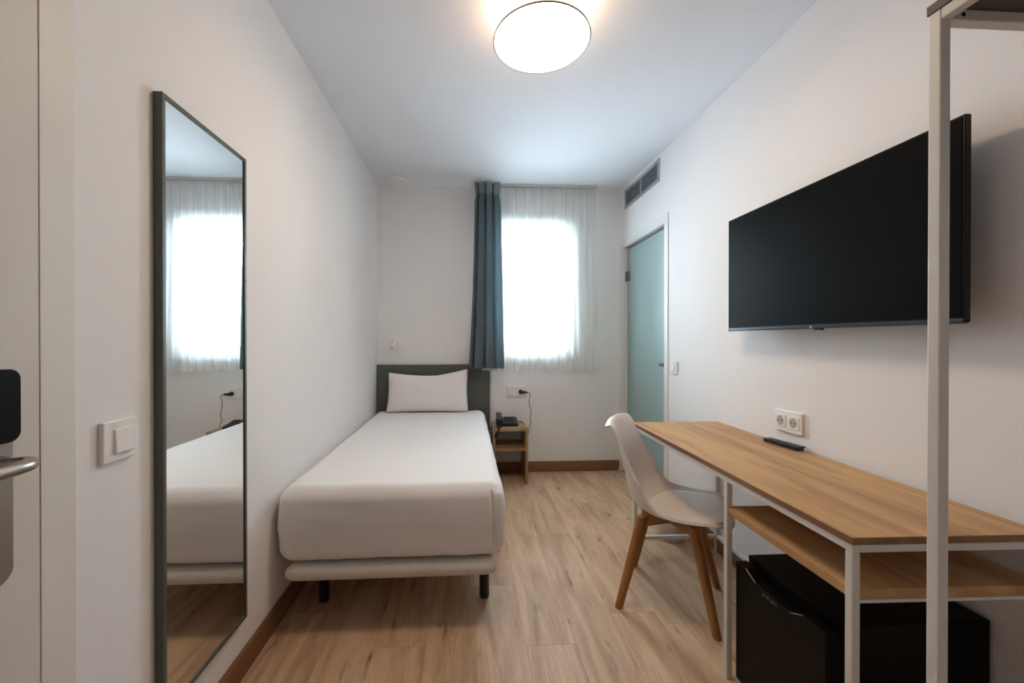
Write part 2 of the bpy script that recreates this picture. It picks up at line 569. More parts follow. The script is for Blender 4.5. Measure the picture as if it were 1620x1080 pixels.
# long steel lock plate with rounded lower end
def rounded_plate(b, x0, x1, ya, yb, za, zb, r, seg=8):
    pts = []
    for (cy, cz, a0) in ((yb - r, zb - r, 0), (ya + r, zb - r, 90), (ya + r, za + r, 180), (yb - r, za + r, 270)):
        for k in range(seg + 1):
            a = R(a0 + 90 * k / seg)
            pts.append((cy + r * math.cos(a), cz + r * math.sin(a)))
    A = [b.verts.new((x0, p[0], p[1])) for p in pts]
    e = 0.0015
    cyy, czz = (ya + yb) / 2, (za + zb) / 2
    D = [b.verts.new((x1 - e, p[0], p[1])) for p in pts]
    E_ = [b.verts.new((x1, cyy + (p[0] - cyy) * (1 - 2 * e / (yb - ya)), czz + (p[1] - czz) * (1 - 2 * e / (zb - za)))) for p in pts]
    n = len(pts)
    for P, Q in ((A, D), (D, E_)):
        for k in range(n): b.faces.new((P[k], P[(k + 1) % n], Q[(k + 1) % n], Q[k]))
    b.faces.new(E_)
    b.faces.new(list(reversed(A)))
    bmesh.ops.recalc_face_normals(b, faces=b.faces[:])
bm = B(); rounded_plate(bm, XL + 0.001, XL + 0.010, 0.685, 0.765, 0.785, 1.10, 0.026)
lp = part('lock_plate', bm, 'steelp', ed, True, 30)
bm = B()
neck = [(XL + 0.008, 0.733, 1.004), (XL + 0.030, 0.733, 1.004)]
tube(bm, neck, 0.0125, 16)
part('handle_rosette', bm, 'steel', ed, True)
bm = B()
pth = [(XL + 0.028, 0.735, 1.003)] + [tuple(p) for p in arc((XL + 0.034, 0.735, 1.000), (XL + 0.068, 0.762, 1.000), (XL + 0.072, 0.708, 1.000), 12)] + [(XL + 0.072, 0.65, 1.000), (XL + 0.072, 0.59, 1.000)]
tube(bm, pth, 0.0118, 20)
part('lever_handle', bm, 'steel', ed, True)
bm = B(); rounded_plate(bm, XL + 0.002, XL + 0.027, 0.668, 0.762, 1.036, 1.164, 0.018)
part('card_reader', bm, 'blackgl', ed, True, 30, label='black rounded key card reader above the steel lever')

# bathroom door in the right wall
bd = setting('door_2', (XR, (BD0 + BD1) / 2, 0))
bm = B()
box(bm, XR - 0.006, XR, BD0 - 0.054, BD0, 0, BDZ + 0.054, 0.002)
box(bm, XR - 0.006, XR, BD0, YB - 0.001, BDZ, BDZ + 0.054, 0.002)
box(bm, XR - 0.032, XR, BD1, YB, 0, BDZ, 0.002)
part('door_casing', bm, 'jamb', bd)
bm = B()
box(bm, XR, XR + T, BD1 - 0.012, BD1, 0, BDZ)
box(bm, XR, XR + T, BD0, BD0 + 0.012, 0, BDZ)
box(bm, XR, XR + T, BD0, BD1, BDZ - 0.012, BDZ)
part('door_jamb', bm, 'jamb', bd)
bm = B(); box(bm, XR + 0.035, XR + 0.045, BD0 + 0.014, BD1 - 0.016, 0.01, BDZ - 0.03, 0.001, 1)
part('glass_leaf', bm, 'frost', bd, label='frosted sea green glass door leaf')
for z in (1.80, 0.25):
    bm = B()
    box(bm, XR + 0.026, XR + 0.054, BD1 - 0.075, BD1 - 0.018, z - 0.045, z + 0.045, 0.003)
    box(bm, XR + 0.012, XR + 0.026, BD1 - 0.030, BD1 - 0.012, z - 0.045, z + 0.045, 0.002)
    part('hinge', bm, 'hinge', bd)
bm = B(); lathe(bm, [(0, 0.0), (0.009, 0.0), (0.009, 0.018), (0.015, 0.022), (0.015, 0.045), (0.012, 0.048), (0, 0.048)], 20, 'X', (XR - 0.013, BD0 + 0.06, 1.03))
part('door_knob', bm, 'hinge', bd, True)
bm = B(); box(bm, XR - 0.045, XR - 0.031, BD1 - 0.02, YB - 0.001, 0, 0.022, 0.006)
part('sealant_bead', bm, 'jamb', bd)

# ------------------------------------------------------------------ ceiling lamp
LX, LY, LZ, LR = 0.302, 1.652, 2.449, 0.197
lamp = thing('ceiling_lamp', 'round drum ceiling lamp glowing warm white, with thin brass rim', 'lamp', (LX, LY, ZC))
bm = B(); lathe(bm, [(LR, LZ + 0.002), (LR, ZC - 0.012)], 64, 'Z', (LX, LY, 0))
part('lamp_shade', bm, 'shade', lamp, True)
bm = B(); lathe(bm, [(0, LZ), (LR - 0.002, LZ), (LR - 0.002, LZ + 0.004), (0, LZ + 0.004)], 64, 'Z', (LX, LY, 0))
part('diffuser', bm, 'diffuser', lamp, True)
bm = B()
tube(bm, [(LX + LR * math.cos(a), LY + LR * math.sin(a), LZ + 0.001) for a in [2 * math.pi * k / 72 for k in range(72)]], 0.0030, 6, closed=True)
part('rim', bm, 'rim', lamp, True)
bm = B(); lathe(bm, [(0, ZC - 0.02), (0.06, ZC - 0.02), (0.06, ZC - 0.0005), (0, ZC - 0.0005)], 32, 'Z', (LX, LY, 0))
part('ceiling_rose', bm, 'white_metal', lamp, True)

# smoke detector
sd = thing('smoke_detector', 'small round white smoke detector on ceiling above headboard', 'detector', (-0.612, 3.52, ZC))
bm = B(); lathe(bm, [(0, -0.018), (0.072, -0.018), (0.078, -0.012), (0.078, -0.0005), (0, -0.0005)], 36, 'Z', (-0.612, 3.52, ZC))
part('base', bm, 'plastic', sd, True)
bm = B(); lathe(bm, [(0, -0.040), (0.030, -0.040), (0.044, -0.034), (0.050, -0.018), (0, -0.018)], 36, 'Z', (-0.612, 3.52, ZC))
part('sensor_cap', bm, 'plastic', sd, True)

# ------------------------------------------------------------------ curtains
rail = thing('curtain_rail', 'slim white curtain rail fixed to ceiling over the window', 'curtain rail', (0.6, 3.60, ZC))
bm = B(); box(bm, 0.03, 1.165, 3.612, 3.632, ZC - 0.016, ZC, 0.002)
part('track', bm, 'rail', rail)
bm = B(); box(bm, 0.03, 1.165, 3.572, 3.592, ZC - 0.016, ZC, 0.002)
part('track', bm, 'rail', rail)

def sheer_f(u, v):
    z = 2.592 + (0.938 - 2.592) * v
    x = 0.12 + (1.153 + 0.014 * v - 0.12) * u
    amp = 0.006 + 0.011 * v
    ph = 2 * math.pi * (17 * u + 0.55 * math.sin(5.1 * u + 0.8) + 0.25 * math.sin(2.2 * v + 9 * u))
    y = 3.622 + amp * math.sin(ph) + 0.006 * v * math.sin(2 * math.pi * 4.3 * u + 1)
    if u > 0.93:   # side hem curls to the front
        y -= 0.02 * ((u - 0.93) / 0.07) ** 2 * v
    x += 0.006 * v * math.sin(ph * 0.5)
    z += 0.004 * math.sin(2 * math.pi * 5 * u) * v
    return Vector((x, y, z))
sh = thing('sheer_curtain', 'translucent white voile curtain hanging across the bright window', 'curtain', (0.64, 3.62, 0.938))
bm = B(); grid(bm, 260, 30, sheer_f)
part('voile', bm, 'sheer', sh, True, None)
bm = B(); grid(bm, 260, 2, lambda u, v: sheer_f(u, 0.0 + 0.028 * v) + Vector((0, -0.002, 0)))
part('heading_tape', bm, 'sheer', sh, True, None)
bm = B(); grid(bm, 260, 2, lambda u, v: sheer_f(u, 0.985 + 0.015 * v) + Vector((0, -0.002, 0)))
part('hem', bm, 'sheer', sh, True, None)

def drape_f(u, v):
    z = 2.594 + (0.968 - 2.594) * v
    e = v ** 1.6
    xl = 0.052 + (-0.002 - 0.052) * e + 0.004 * math.sin(3 * v)
    xr = 0.275 + (0.309 - 0.275) * v
    x = xl + (xr - xl) * u
    k = 3.4
    ph = 2 * math.pi * k * u + 0.5 * math.sin(4 * u + 2 * v)
    s = math.sin(ph)
    amp = 0.036 + 0.016 * v
    if v < 0.075:
        t = v / 0.075
        fan = (1 - t)
        amp = 0.010 * t + 0.016 * fan + 0.004
    gv = (0.5 - 0.5 * math.cos(ph)) ** 3.4
    y = 3.530 - amp + 2.1 * amp * gv + 0.006 * math.sin(9 * u + 3 * v)
    x += 0.012 * math.sin(ph) * (0.6 + 0.4 * v)
    # gathered waist below the heading
    if v < 0.16:
        w = math.exp(-((v - 0.065) / 0.03) ** 2)
        x += (0.165 - x) * 0.10 * w
    return Vector((x, y, z))
dr = thing('blackout_curtain', 'dark slate blue curtain gathered at left of the window', 'curtain', (0.15, 3.545, 0.968))
bm = B(); vs = grid(bm, 120, 60, drape_f)
ret = bmesh.ops.solidify(bm, geom=bm.faces[:], thickness=0.003)
part('drape', bm, 'curtain', dr, True, 60)
bm = B(); grid(bm, 120, 8, lambda u, v: drape_f(u, 0.062 * v) + Vector((0, -0.0045 - 0.002 * math.sin(math.pi * v), 0.002)))
part('pinch_pleat_heading', bm, 'curtain', dr, True, 60)

# ------------------------------------------------------------------ mirror on the left wall
MX = XL + 0.024
my0, my1, mz0, mz1 = 1.098, 1.498, 0.214, 1.866
mi = thing('wall_mirror', 'tall narrow wall mirror in dark green frame beside the bed', 'mirror', (XL, (my0 + my1) / 2, mz0))
fw_ = 0.0125
bm = B()
box(bm, XL, MX, my0, my0 + fw_, mz0, mz1, 0.001, 1)
box(bm, XL, MX, my1 - fw_, my1, mz0, mz1, 0.001, 1)
box(bm, XL, MX, my0 + fw_, my1 - fw_, mz0, mz0 + fw_, 0.001, 1)
box(bm, XL, MX, my0 + fw_, my1 - fw_, mz1 - fw_, mz1, 0.001, 1)
part('mirror_frame', bm, 'mframe', mi)
bm = B()
box(bm, XL + 0.004, MX - 0.003, my0 + fw_, my0 + fw_ + 0.003, mz0 + fw_, mz1 - fw_)
part('inner_lip', bm, 'mlip', mi)
bm = B(); box(bm, XL + 0.004, MX - 0.004, my0 + fw_ + 0.003, my1 - fw_, mz0 + fw_, mz1 - fw_)
part('mirror_glass', bm, 'mirror', mi)

# ------------------------------------------------------------------ switches and sockets
def place(bm_, side, along, z):
    """plate built with x to the right, y out of the wall, z up -> put on a wall"""
    if side == 'left':
        rot = Matrix(((0, 1, 0), (1, 0, 0), (0, 0, 1)));  t = Vector((XL, along, z))
    elif side == 'right':
        rot = Matrix(((0, -1, 0), (-1, 0, 0), (0, 0, 1))); t = Vector((XR, along, z))
    else:
        rot = Matrix(((1, 0, 0), (0, -1, 0), (0, 0, 1))); t = Vector((along, YB, z))
    mm = Matrix.Translation(t) @ rot.to_4x4()
    bmesh.ops.transform(bm_, matrix=mm, verts=bm_.verts[:])
    if mm.determinant() < 0:
        bmesh.ops.reverse_faces(bm_, faces=bm_.faces[:])
    return bm_

def wplate(parent, side, along, z, w, h, d):
    b = B(); box(b, -w / 2, w / 2, 0, d, -h / 2, h / 2, 0.003, 2)
    part('frame_plate', place(b, side, along, z), 'plastic', parent)

def rocker(parent, side, along, z, w, h, d, cx=0.0, tilt=0.004):
    b = B(); box(b, cx - w / 2, cx + w / 2, d - 0.003, d + 0.005, -h / 2, h / 2, 0.0015, 1)
    for v in b.verts:
        if v.co.y > d: v.co.y += tilt * (-v.co.z / h)
    part('rocker', place(b, side, along, z), 'plastic', parent)

def socket(parent, side, along, z, d, cx=0.0, s=0.052):
    b = B(); box(b, cx - s / 2, cx + s / 2, d - 0.002, d + 0.003, -s / 2, s / 2, 0.0015, 1)
    f = part('socket_insert', place(b, side, along, z), 'plastic', parent)
    # round well: raised collar and flush floor, recess shade put into the colour
    b = B(); lathe(b, [(0.0215, d + 0.0032), (0.0200, d + 0.0036), (0.0185, d + 0.0032), (0.0180, d + 0.0006 + 0.0026), (0.0, d + 0.0032)], 28, 'Y', (cx, 0, 0))
    g = part('shaded_socket_well', place(b, side, along, z), 'well', f, True, 30, chain=parent)
    for dx in (-0.0095, 0.0095):
        b = B(); lathe(b, [(0, d + 0.0042), (0.003, d + 0.0042), (0.003, d + 0.003)], 10, 'Y', (cx + dx, 0, 0))
        part('pin_hole', place(b, side, along, z), 'hole', f, chain=parent)
    for dz in (-0.0165, 0.0165):
        b = B(); box(b, cx - 0.003, cx + 0.003, d + 0.002, d + 0.005, dz - 0.0015, dz + 0.0015)
        part('earth_clip', place(b, side, along, z), 'hinge', f, chain=parent)
M['well'] = mat('shaded_socket_well', (0.50, 0.44, 0.40), 0.5)  # darker than the plastic, standing in for shade inside the well

t = thing('light_switch', 'white light switch with one rocker between door and mirror', 'switch', (XL, 0.985, 0.982))
wplate(t, 'left', 0.985, 0.982, 0.090, 0.095, 0.011)
rocker(t, 'left', 0.992, 0.981, 0.050, 0.056, 0.011)

t = thing('light_switch', 'white light switch beside the frosted glass door', 'switch', (XR, 2.725, 1.022))
wplate(t, 'right', 2.725, 1.022, 0.088, 0.090, 0.010)
rocker(t, 'right', 2.725, 1.022, 0.040, 0.052, 0.010)

t = thing('power_socket', 'white double power socket on wall above the desk', 'socket', (XR, 1.720, 0.850))
wplate(t, 'right', 1.720, 0.850, 0.158, 0.096, 0.012)
for cx in (-0.036, 0.036): socket(t, 'right', 1.720, 0.850, 0.012, cx, 0.056)

t = thing('switch_socket_plate', 'white wall plate with twin rocker and socket above nightstand', 'socket', (0.437, YB, 0.740))
wplate(t, 'back', 0.437, 0.740, 0.172, 0.098, 0.014)
for cx in (-0.058, -0.027): rocker(t, 'back', 0.437, 0.740, 0.029, 0.056, 0.014, cx, 0.005)
socket(t, 'back', 0.437, 0.740, 0.014, 0.042, 0.058)

# ------------------------------------------------------------------ reading lamp (sconce)
sc = thing('reading_lamp', 'small white round wall reading light above the headboard', 'lamp', (-0.640, YB, 1.170))
bm = B(); lathe(bm, [(0, -0.022), (0.056, -0.022), (0.062, -0.018), (0.062, 0)], 40, 'Y', (-0.640, YB, 1.170))
part('wall_plate', bm, 'plastic', sc, True)
bm = B(); tube(bm, [(-0.652, YB - 0.02, 1.205), (-0.655, YB - 0.055, 1.205)], 0.006, 10)
part('arm', bm, 'plastic', sc, True)
bm = B(); tube(bm, [(-0.645, YB - 0.062, 1.238), (-0.650, YB - 0.063, 1.232), (-0.674, YB - 0.080, 1.148), (-0.675, YB - 0.081, 1.145)], [0.012, 0.0165, 0.0165, 0.0155], 20)
hd = part('spot_head', bm, 'plastic', sc, True)
bm = B(); tube(bm, [(-0.6748, YB - 0.0809, 1.1455), (-0.6755, YB - 0.0815, 1.1425)], 0.010, 16)
part('lens', bm, 'hole', hd, True, chain=sc)

# ------------------------------------------------------------------ air grille
VY0, VY1, VZ0, VZ1 = 2.946, 3.612, 2.408, 2.586
gr = thing('air_grille', 'aluminium louvred air grille high above the frosted door', 'vent', (XR, (VY0 + VY1) / 2, VZ0))
bm = B()
fwd = 0.026
x0, x1 = XR - 0.008, XR
box(bm, x0, x1, VY0, VY0 + fwd, VZ0, VZ1, 0.002, 1)
box(bm, x0, x1, VY1 - fwd, VY1, VZ0, VZ1, 0.002, 1)
box(bm, x0, x1, VY0 + fwd, VY1 - fwd, VZ0, VZ0 + fwd, 0.002, 1)
box(bm, x0, x1, VY0 + fwd, VY1 - fwd, VZ1 - fwd, VZ1, 0.002, 1)
part('grille_frame', bm, 'alu', gr)
bm = B(); box(bm, XR - 0.002, XR - 0.0005, VY0 + fwd, VY1 - fwd, VZ0 + fwd, VZ1 - fwd)
part('duct_back', bm, 'dark', gr)
ym = (VY0 + VY1) / 2 - 0.01
bm = B(); box(bm, x0 - 0.001, x1, ym - 0.006, ym + 0.006, VZ0 + fwd, VZ1 - fwd)
part('mullion', bm, 'alu', gr)
for (a, b_) in ((VY0 + fwd, ym - 0.006), (ym + 0.006, VY1 - fwd)):
    n = 7
    for k in range(n):
        z = VZ0 + fwd + (VZ1 - VZ0 - 2 * fwd) * (k + 0.5) / n
        bm = B(); box(bm, XR - 0.0075, XR - 0.001, a, b_, z - 0.0028, z + 0.0028)
        for v in bm.verts:
            v.co.z += (v.co.x - XR + 0.004) * 0.6
        part('slat', bm, 'alu', gr)

# ------------------------------------------------------------------ headboard, bed, pillow
hb = single('headboard', box(B(), XL + 0.003, 0.196, YB - 0.034, YB - BT, 0.0, 0.992, 0.003), 'head',
            'dark green grey panel headboard against the window wall', 'headboard', (-0.31, YB - BT, 0))

BA = R(0.3)
bed = thing('bed_base', 'low upholstered beige bed base on black cylindrical legs', 'bed', (-0.322, 1.75, 0), BA)
BL = 1.86
def rbox(bm, hx, y0, y1, z0, z1, r, rv, nx=24, ny=40, nz=8, extra=None):
    """soft box, corner radius rv in plan and r in section, with rounded lip"""
    xs = sorted(set(lin(-hx, -hx + rv, 8) + lin(-hx + rv, hx - rv, nx) + lin(hx - rv, hx, 8)))
    ys = sorted(set(lin(y0, y0 + rv, 8) + lin(y0 + rv, y1 - rv, ny) + lin(y1 - rv, y1, 8)))
    zs = sorted(set(lin(z0, z0 + r, 5) + lin(z0 + r, z1 - r, nz) + lin(z1 - r, z1, 5)))
    def f(p):
        # plan rounding
        cx = max(-hx + rv, min(hx - rv, p.x)); cy = max(y0 + rv, min(y1 - rv, p.y))
        d = Vector((p.x - cx, p.y - cy, 0))
        m_ = max(abs(d.x), abs(d.y))
        q = Vector((p.x, p.y, p.z))
        if m_ > 1e-9:
            L_ = d.length
            q.x = cx + d.x / L_ * m_; q.y = cy + d.y / L_ * m_
        # section rounding: shrink plan near top and bottom
        ez = 0
        if p.z < z0 + r: ez = (z0 + r - p.z) / r
        elif p.z > z1 - r: ez = (p.z - z1 + r) / r
        edge = min(hx - abs(p.x), p.y - y0, y1 - p.y)      # 0 on the wall of the box
        if edge < 1e-9:
            ins = r * (1 - math.sqrt(max(0, 1 - ez * ez)))
            n2 = Vector((0, 0, 0))
            if m_ > 1e-9: n2 = d.normalized()
            elif abs(abs(p.x) - hx) < 1e-9: n2 = Vector((math.copysign(1, p.x), 0, 0))
            else: n2 = Vector((0, -1 if p.y < (y0 + y1) / 2 else 1, 0))
            q -= n2 * ins
        else:
            # caps: pull the grid in so that it meets the rounded wall
            fx = (hx - r) / hx; yc = (y0 + y1) / 2; hy = (y1 - y0) / 2; fy = (hy - r) / hy
            q.x *= fx; q.y = yc + (q.y - yc) * fy
        if extra: q = extra(q, edge < 1e-9)
        return q
    return lattice_box(bm, xs, ys, zs, f)

bm = B(); rbox(bm, 0.464, -0.056, BL, 0.208, 0.2700, 0.030, 0.075, 16, 24, 3)
part('base_cushion', bm, 'basef', bed, True, None, world=False)
for (lx, ly) in ((-0.350, 0.165), (0.398, 0.150), (-0.350, BL - 0.18), (0.398, BL - 0.18)):
    bm = B(); lathe(bm, [(0, 0), (0.021, 0), (0.0235, 0.003), (0.0235, 0.212), (0, 0.212)], 24, 'Z', (lx, ly, 0))
    part('leg', bm, 'black', bed, True, world=False)

ms = thing('mattress', 'thick mattress under a smooth white bedspread', 'mattress', (-0.324, 1.745, 0.274), BA)
bm = B()
MHX, MY0, MY1, MZ0, MZ1, MR = 0.474, -0.030, BL, 0.2745, 0.592, 0.058
def mattress_pt(p):
    c = Vector((max(-MHX + MR, min(MHX - MR, p.x)), max(MY0 + MR, min(MY1 - MR, p.y)), max(MZ0 + MR, min(MZ1 - MR, p.z))))
    d = p - c
    n = d.normalized()
    q = c + n * MR
    t_ = max(0.0, min(1.0, (q.z - MZ0) / (MZ1 - MZ0)))
    side = max(0.0, 1 - abs(n.z) ** 2)
    f = 0.013 * math.sin(math.pi * min(1, t_ * 1.05)) * side                     # bulging sides
    f += 0.0035 * noise.noise(Vector((q.x * 6, q.y * 4.5, q.z * 9)))             # soft creases
    f += 0.0016 * noise.noise(Vector((q.x * 20 + 4, q.y * 13, q.z * 26))) * side
    f += 0.0030 * side * max(0, noise.noise(Vector((q.x * 3.0 + q.z * 9, q.y * 2, q.z * 2.5 + 7)))) 
    # mitred corner fold at the right foot: a groove with a raised flap beside it
    cx, cy = MHX - MR, MY0 + MR
    if q.x > cx - 0.06 and q.y < cy + 0.03:
        ang = math.atan2(min(q.y - cy, 0.0), max(q.x - cx, 1e-4)) if q.x > cx else -math.pi / 2 - (cx - q.x) * 12
        hz = max(0, min(1, (q.z - 0.325) / 0.03)) * max(0, min(1, (0.570 - q.z) / 0.02))
        g = math.exp(-((ang + 1.36 + 0.5 * (q.z - 0.45)) / 0.085) ** 2)
        h = math.exp(-((ang + 0.90) / 0.34) ** 2)
        f += (-0.017 * g + 0.010 * h) * hz
    q = q + n * f
    if t_ < 0.15: q.z += 0.005 * noise.noise(Vector((q.x * 9, q.y * 6, 2.0))) * (1 - t_ / 0.15)
    q.z = max(q.z, 0.2710) - 0.274
    return q
lattice_box(bm,
            sorted(set(lin(-MHX, -MHX + MR, 10) + lin(-MHX + MR, MHX - MR - 0.05, 36) + lin(MHX - MR - 0.05, MHX - MR, 8) + lin(MHX - MR, MHX, 28))),
            sorted(set(lin(MY0, MY0 + MR, 28) + lin(MY0 + MR, MY1 - MR, 60) + lin(MY1 - MR, MY1, 8))),
            sorted(set(lin(MZ0, MZ0 + MR, 8) + lin(MZ0 + MR, MZ1 - MR, 30) + lin(MZ1 - MR, MZ1, 12))), mattress_pt)
part('bedspread', bm, 'sheet', ms, True, None, world=False)

def pillow_f():
    b = B()
    Wd, Hd, Th = 0.70, 0.345, 0.135
    nu, nv = 44, 26
    def prof(u, v):
        a = (1 - abs(2 * u - 1) ** 2.6); c = (1 - abs(2 * v - 1) ** 2.6)
        return max(0, a * c) ** 0.55
    def P(u, v, s):
        x = (u - 0.5) * Wd; z = v * Hd
        # corners stick out, sides drawn in
        x *= 1 - 0.035 * math.sin(math.pi * v)
        z += -0.030 * math.sin(math.pi * u) * v ** 2 + 0.006 * (1 - v) * math.sin(math.pi * u)
        if v > 0.6: z += 0.020 * max(0, u - 0.6) * (v - 0.6) * 10
        y = s * Th / 2 * prof(u, v)
        n_ = noise.noise(Vector((x * 9, z * 9, s)))
        y += s * 0.006 * n_ * prof(u, v)
        return Vector((x, y, z))
    A = [[b.verts.new(P(i / nu, j / nv, -1)) for j in range(nv + 1)] for i in range(nu + 1)]
    D = [[A[i][j] if i in (0, nu) or j in (0, nv) else b.verts.new(P(i / nu, j / nv, 1)) for j in range(nv + 1)] for i in range(nu + 1)]
    for i in range(nu):
        for j in range(nv):
            b.faces.new((A[i][j], A[i + 1][j], A[i + 1][j + 1], A[i][j + 1]))
            b.faces.new((D[i][j], D[i][j + 1], D[i + 1][j + 1], D[i + 1][j]))
    bmesh.ops.rotate(b, cent=(0, 0, 0), matrix=Matrix.Rotation(R(-17), 3, 'X'), verts=b.verts[:])
    bmesh.ops.translate(b, vec=(-0.350, 3.46, 0.600), verts=b.verts[:])
    return b
single('pillow', pillow_f(), 'pillow', 'plump off white pillow propped against the headboard', 'pillow', (-0.350, 3.46, 0.600), True, None)

# ------------------------------------------------------------------ nightstand, telephone, cords
NX0, NX1, NY0, NY1, NZ = 0.205, 0.502, 3.350, 3.660, 0.470
ns = thing('nightstand', 'small open oak nightstand with one shelf beside the bed', 'nightstand', ((NX0 + NX1) / 2, NY0, 0))
tw = 0.022
bm = B(); box(bm, NX0, NX1, NY0, NY1, NZ - tw, NZ, 0.0012, 1); part('top', bm, 'nsw', ns)
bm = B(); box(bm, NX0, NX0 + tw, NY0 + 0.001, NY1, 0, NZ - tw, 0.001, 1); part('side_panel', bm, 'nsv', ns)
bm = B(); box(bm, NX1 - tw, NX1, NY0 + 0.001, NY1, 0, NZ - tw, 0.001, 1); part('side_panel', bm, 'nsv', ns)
bm = B(); box(bm, NX0 + tw, NX1 - tw, NY0 + 0.004, NY1, 0.278, 0.278 + 0.028, 0.001, 1); part('shelf', bm, 'nsw', ns)

ph = thing('telephone', 'black desk telephone with handset on the nightstand', 'telephone', (0.335, 3.50, NZ))
def wedge(b, x0, x1, ya, yb, z0, zf, zb, bev):
    box(b, x0, x1, ya, yb, z0, z0 + 1)
    for v in b.verts:
        if v.co.z > z0 + 0.5:
            v.co.z = zf + (zb - zf) * (v.co.y - ya) / (yb - ya)
    bmesh.ops.bevel(b, geom=b.edges[:], offset=bev, segments=2, affect='EDGES')
    return b
bm = wedge(B(), 0.245, 0.432, 3.435, 3.600, NZ + 0.003, NZ + 0.020, NZ + 0.054, 0.006)
part('body', bm, 'phone', ph, True)
keys = B()
for i in range(4):
    for j in range(5):
        yy = 3.455 + 0.024 * j; zz = NZ + 0.020 + 0.034 * (yy - 3.435) / 0.165
        box(keys, 0.318 + 0.022 * i, 0.332 + 0.022 * i, yy, yy + 0.013, zz + 0.001, zz + 0.0065, 0.001, 1)
part('keypad', keys, 'key', ph)
bm = B(); box(bm, 0.318, 0.398, 3.572, 3.590, NZ + 0.046, NZ + 0.0555, 0.002)
part('display', bm, 'blackgl', ph)
bm = B()
def hand_pt(p):
    t_ = (p.y - 3.515) / 0.098
    zz = p.z * (1.0 + 0.35 * t_ * t_)
    base = NZ + 0.028 + 0.028 * (p.y - 3.42) / 0.19
    sag = 0.010 * (1 - t_ * t_)
    return Vector((0.271 + (p.x - 0.271) * (1.0 - 0.12 * (1 - t_ * t_)), p.y, base + sag + zz))
lattice_box(bm, lin(0.247, 0.295, 4), lin(3.417, 3.613, 12), [0, 0.008, 0.018, 0.026], hand_pt)
bmesh.ops.bevel(bm, geom=[e for e in bm.edges if e.calc_face_angle(0) > 0.9], offset=0.006, segments=3, affect='EDGES')
hs = part('handset', bm, 'phone', ph, True)
# coiled handset cord hanging over the front edge
cp = spline([(0.266, 3.432, NZ + 0.022), (0.280, 3.385, NZ + 0.014), (0.262, 3.345, NZ + 0.014), (0.240, 3.332, NZ - 0.024), (0.222, 3.330, NZ - 0.058), (0.236, 3.330, NZ - 0.060), (0.250, 3.331, NZ - 0.02), (0.250, 3.341, NZ + 0.013), (0.246, 3.395, NZ + 0.013), (0.256, 3.434, NZ + 0.014)], 26)
hel = []
up_ = Vector((0.6, 0.5, 0.62)).normalized()
for i, p in enumerate(cp):
    tdir = (cp[min(i + 1, len(cp) - 1)] - cp[max(i - 1, 0)]).normalized()
    u_ = tdir.cross(up_).normalized(); w_ = tdir.cross(u_)
    a = i * 1.05
    hel.append(p + (u_ * math.cos(a) + w_ * math.sin(a)) * 0.0056)
bm = B(); tube(bm, hel, 0.0026, 5)
part('coiled_cord', bm, 'phone', hs, True, chain=ph)
bm = B(); tube(bm, spline([(0.430, 3.540, NZ + 0.022), (0.452, 3.545, NZ + 0.022), (0.474, 3.548, NZ + 0.012), (0.480, 3.535, NZ + 0.003)], 8), 0.0022, 6)
part('line_cord', bm, 'phone', ph, True)

pc = thing('mains_lead', 'thin black power cord with plug in the wall socket above nightstand', 'cable', (0.505, YB - 0.02, NZ))
bm = B()
tube(bm, [(0.479, YB - 0.0178, 0.740), (0.479, YB - 0.036, 0.740)], [0.019, 0.017], 20)
tube(bm, [(0.466, YB - 0.034, 0.741), (0.480, YB - 0.043, 0.740), (0.520, YB - 0.041, 0.737), (0.540, YB - 0.040, 0.736)], [0.010, 0.013, 0.010, 0.004], 14)
part('plug', bm, 'black', pc, True)
bm = B(); tube(bm, spline([(0.538, YB - 0.040, 0.736), (0.556, YB - 0.038, 0.732), (0.562, YB - 0.030, 0.700), (0.556, YB - 0.022, 0.640), (0.570, YB - 0.018, 0.585), (0.577, YB - 0.016, 0.555), (0.566, YB - 0.018, 0.505), (0.570, YB - 0.03, 0.47), (0.562, YB - 0.05, 0.44), (0.548, YB - 0.07, 0.41), (0.54, YB - 0.08, 0.385)], 8), 0.0023, 6)
part('cable', bm, 'black', pc, True)
bm = B(); tube(bm, [(0.5405, YB - 0.0795, 0.387), (0.538, YB - 0.082, 0.372)], 0.005, 8)
part('cable_end', bm, 'black', pc, True)

# ------------------------------------------------------------------ television
TX0, TX1, TY0, TY1, TZ0, TZ1 = 1.330, 1.351, 1.008, 1.990, 1.259, 1.823
tv = thing('television', 'large flat black television mounted on the wall above the desk', 'television', (XR, (TY0 + TY1) / 2, TZ0))
bm = B(); box(bm, TX0 + 0.002, TX1, TY0, TY1, TZ0 + 0.004, TZ1, 0.0015, 1)
part('bezel', bm, 'tvbody', tv)
bm = B(); box(bm, TX0, TX0 + 0.003, TY0 + 0.006, TY1 - 0.006, TZ0 + 0.018, TZ1 - 0.006)
part('screen', bm, 'screen', tv)
bm = B(); box(bm, TX0 - 0.001, TX1 - 0.004, TY0, TY1, TZ0, TZ0 + 0.014, 0.0035, 2)
part('lower_lip', bm, 'tvlip', tv)
bm = B(); box(bm, TX0 - 0.002, TX0 - 0.0005, 1.484, 1.496, TZ0 + 0.004, TZ0 + 0.010)
part('maker_mark', bm, 'silver', tv)
bm = B(); box(bm, TX0 + 0.000, TX0 + 0.012, 1.445, 1.478, TZ0 - 0.006, TZ0 + 0.002, 0.002)
part('sensor_tab', bm, 'tvbody', tv)
bm = B(); box(bm, TX1, TX1 + 0.035, TY0 + 0.16, TY1 - 0.16, TZ0 + 0.03, TZ1 - 0.16, 0.015)
part('rear_housing', bm, 'tvbody', tv)
bm = B(); box(bm, TX1 + 0.03, XR - 0.0005, 1.40, 1.60, TZ0 + 0.14, TZ0 + 0.36)
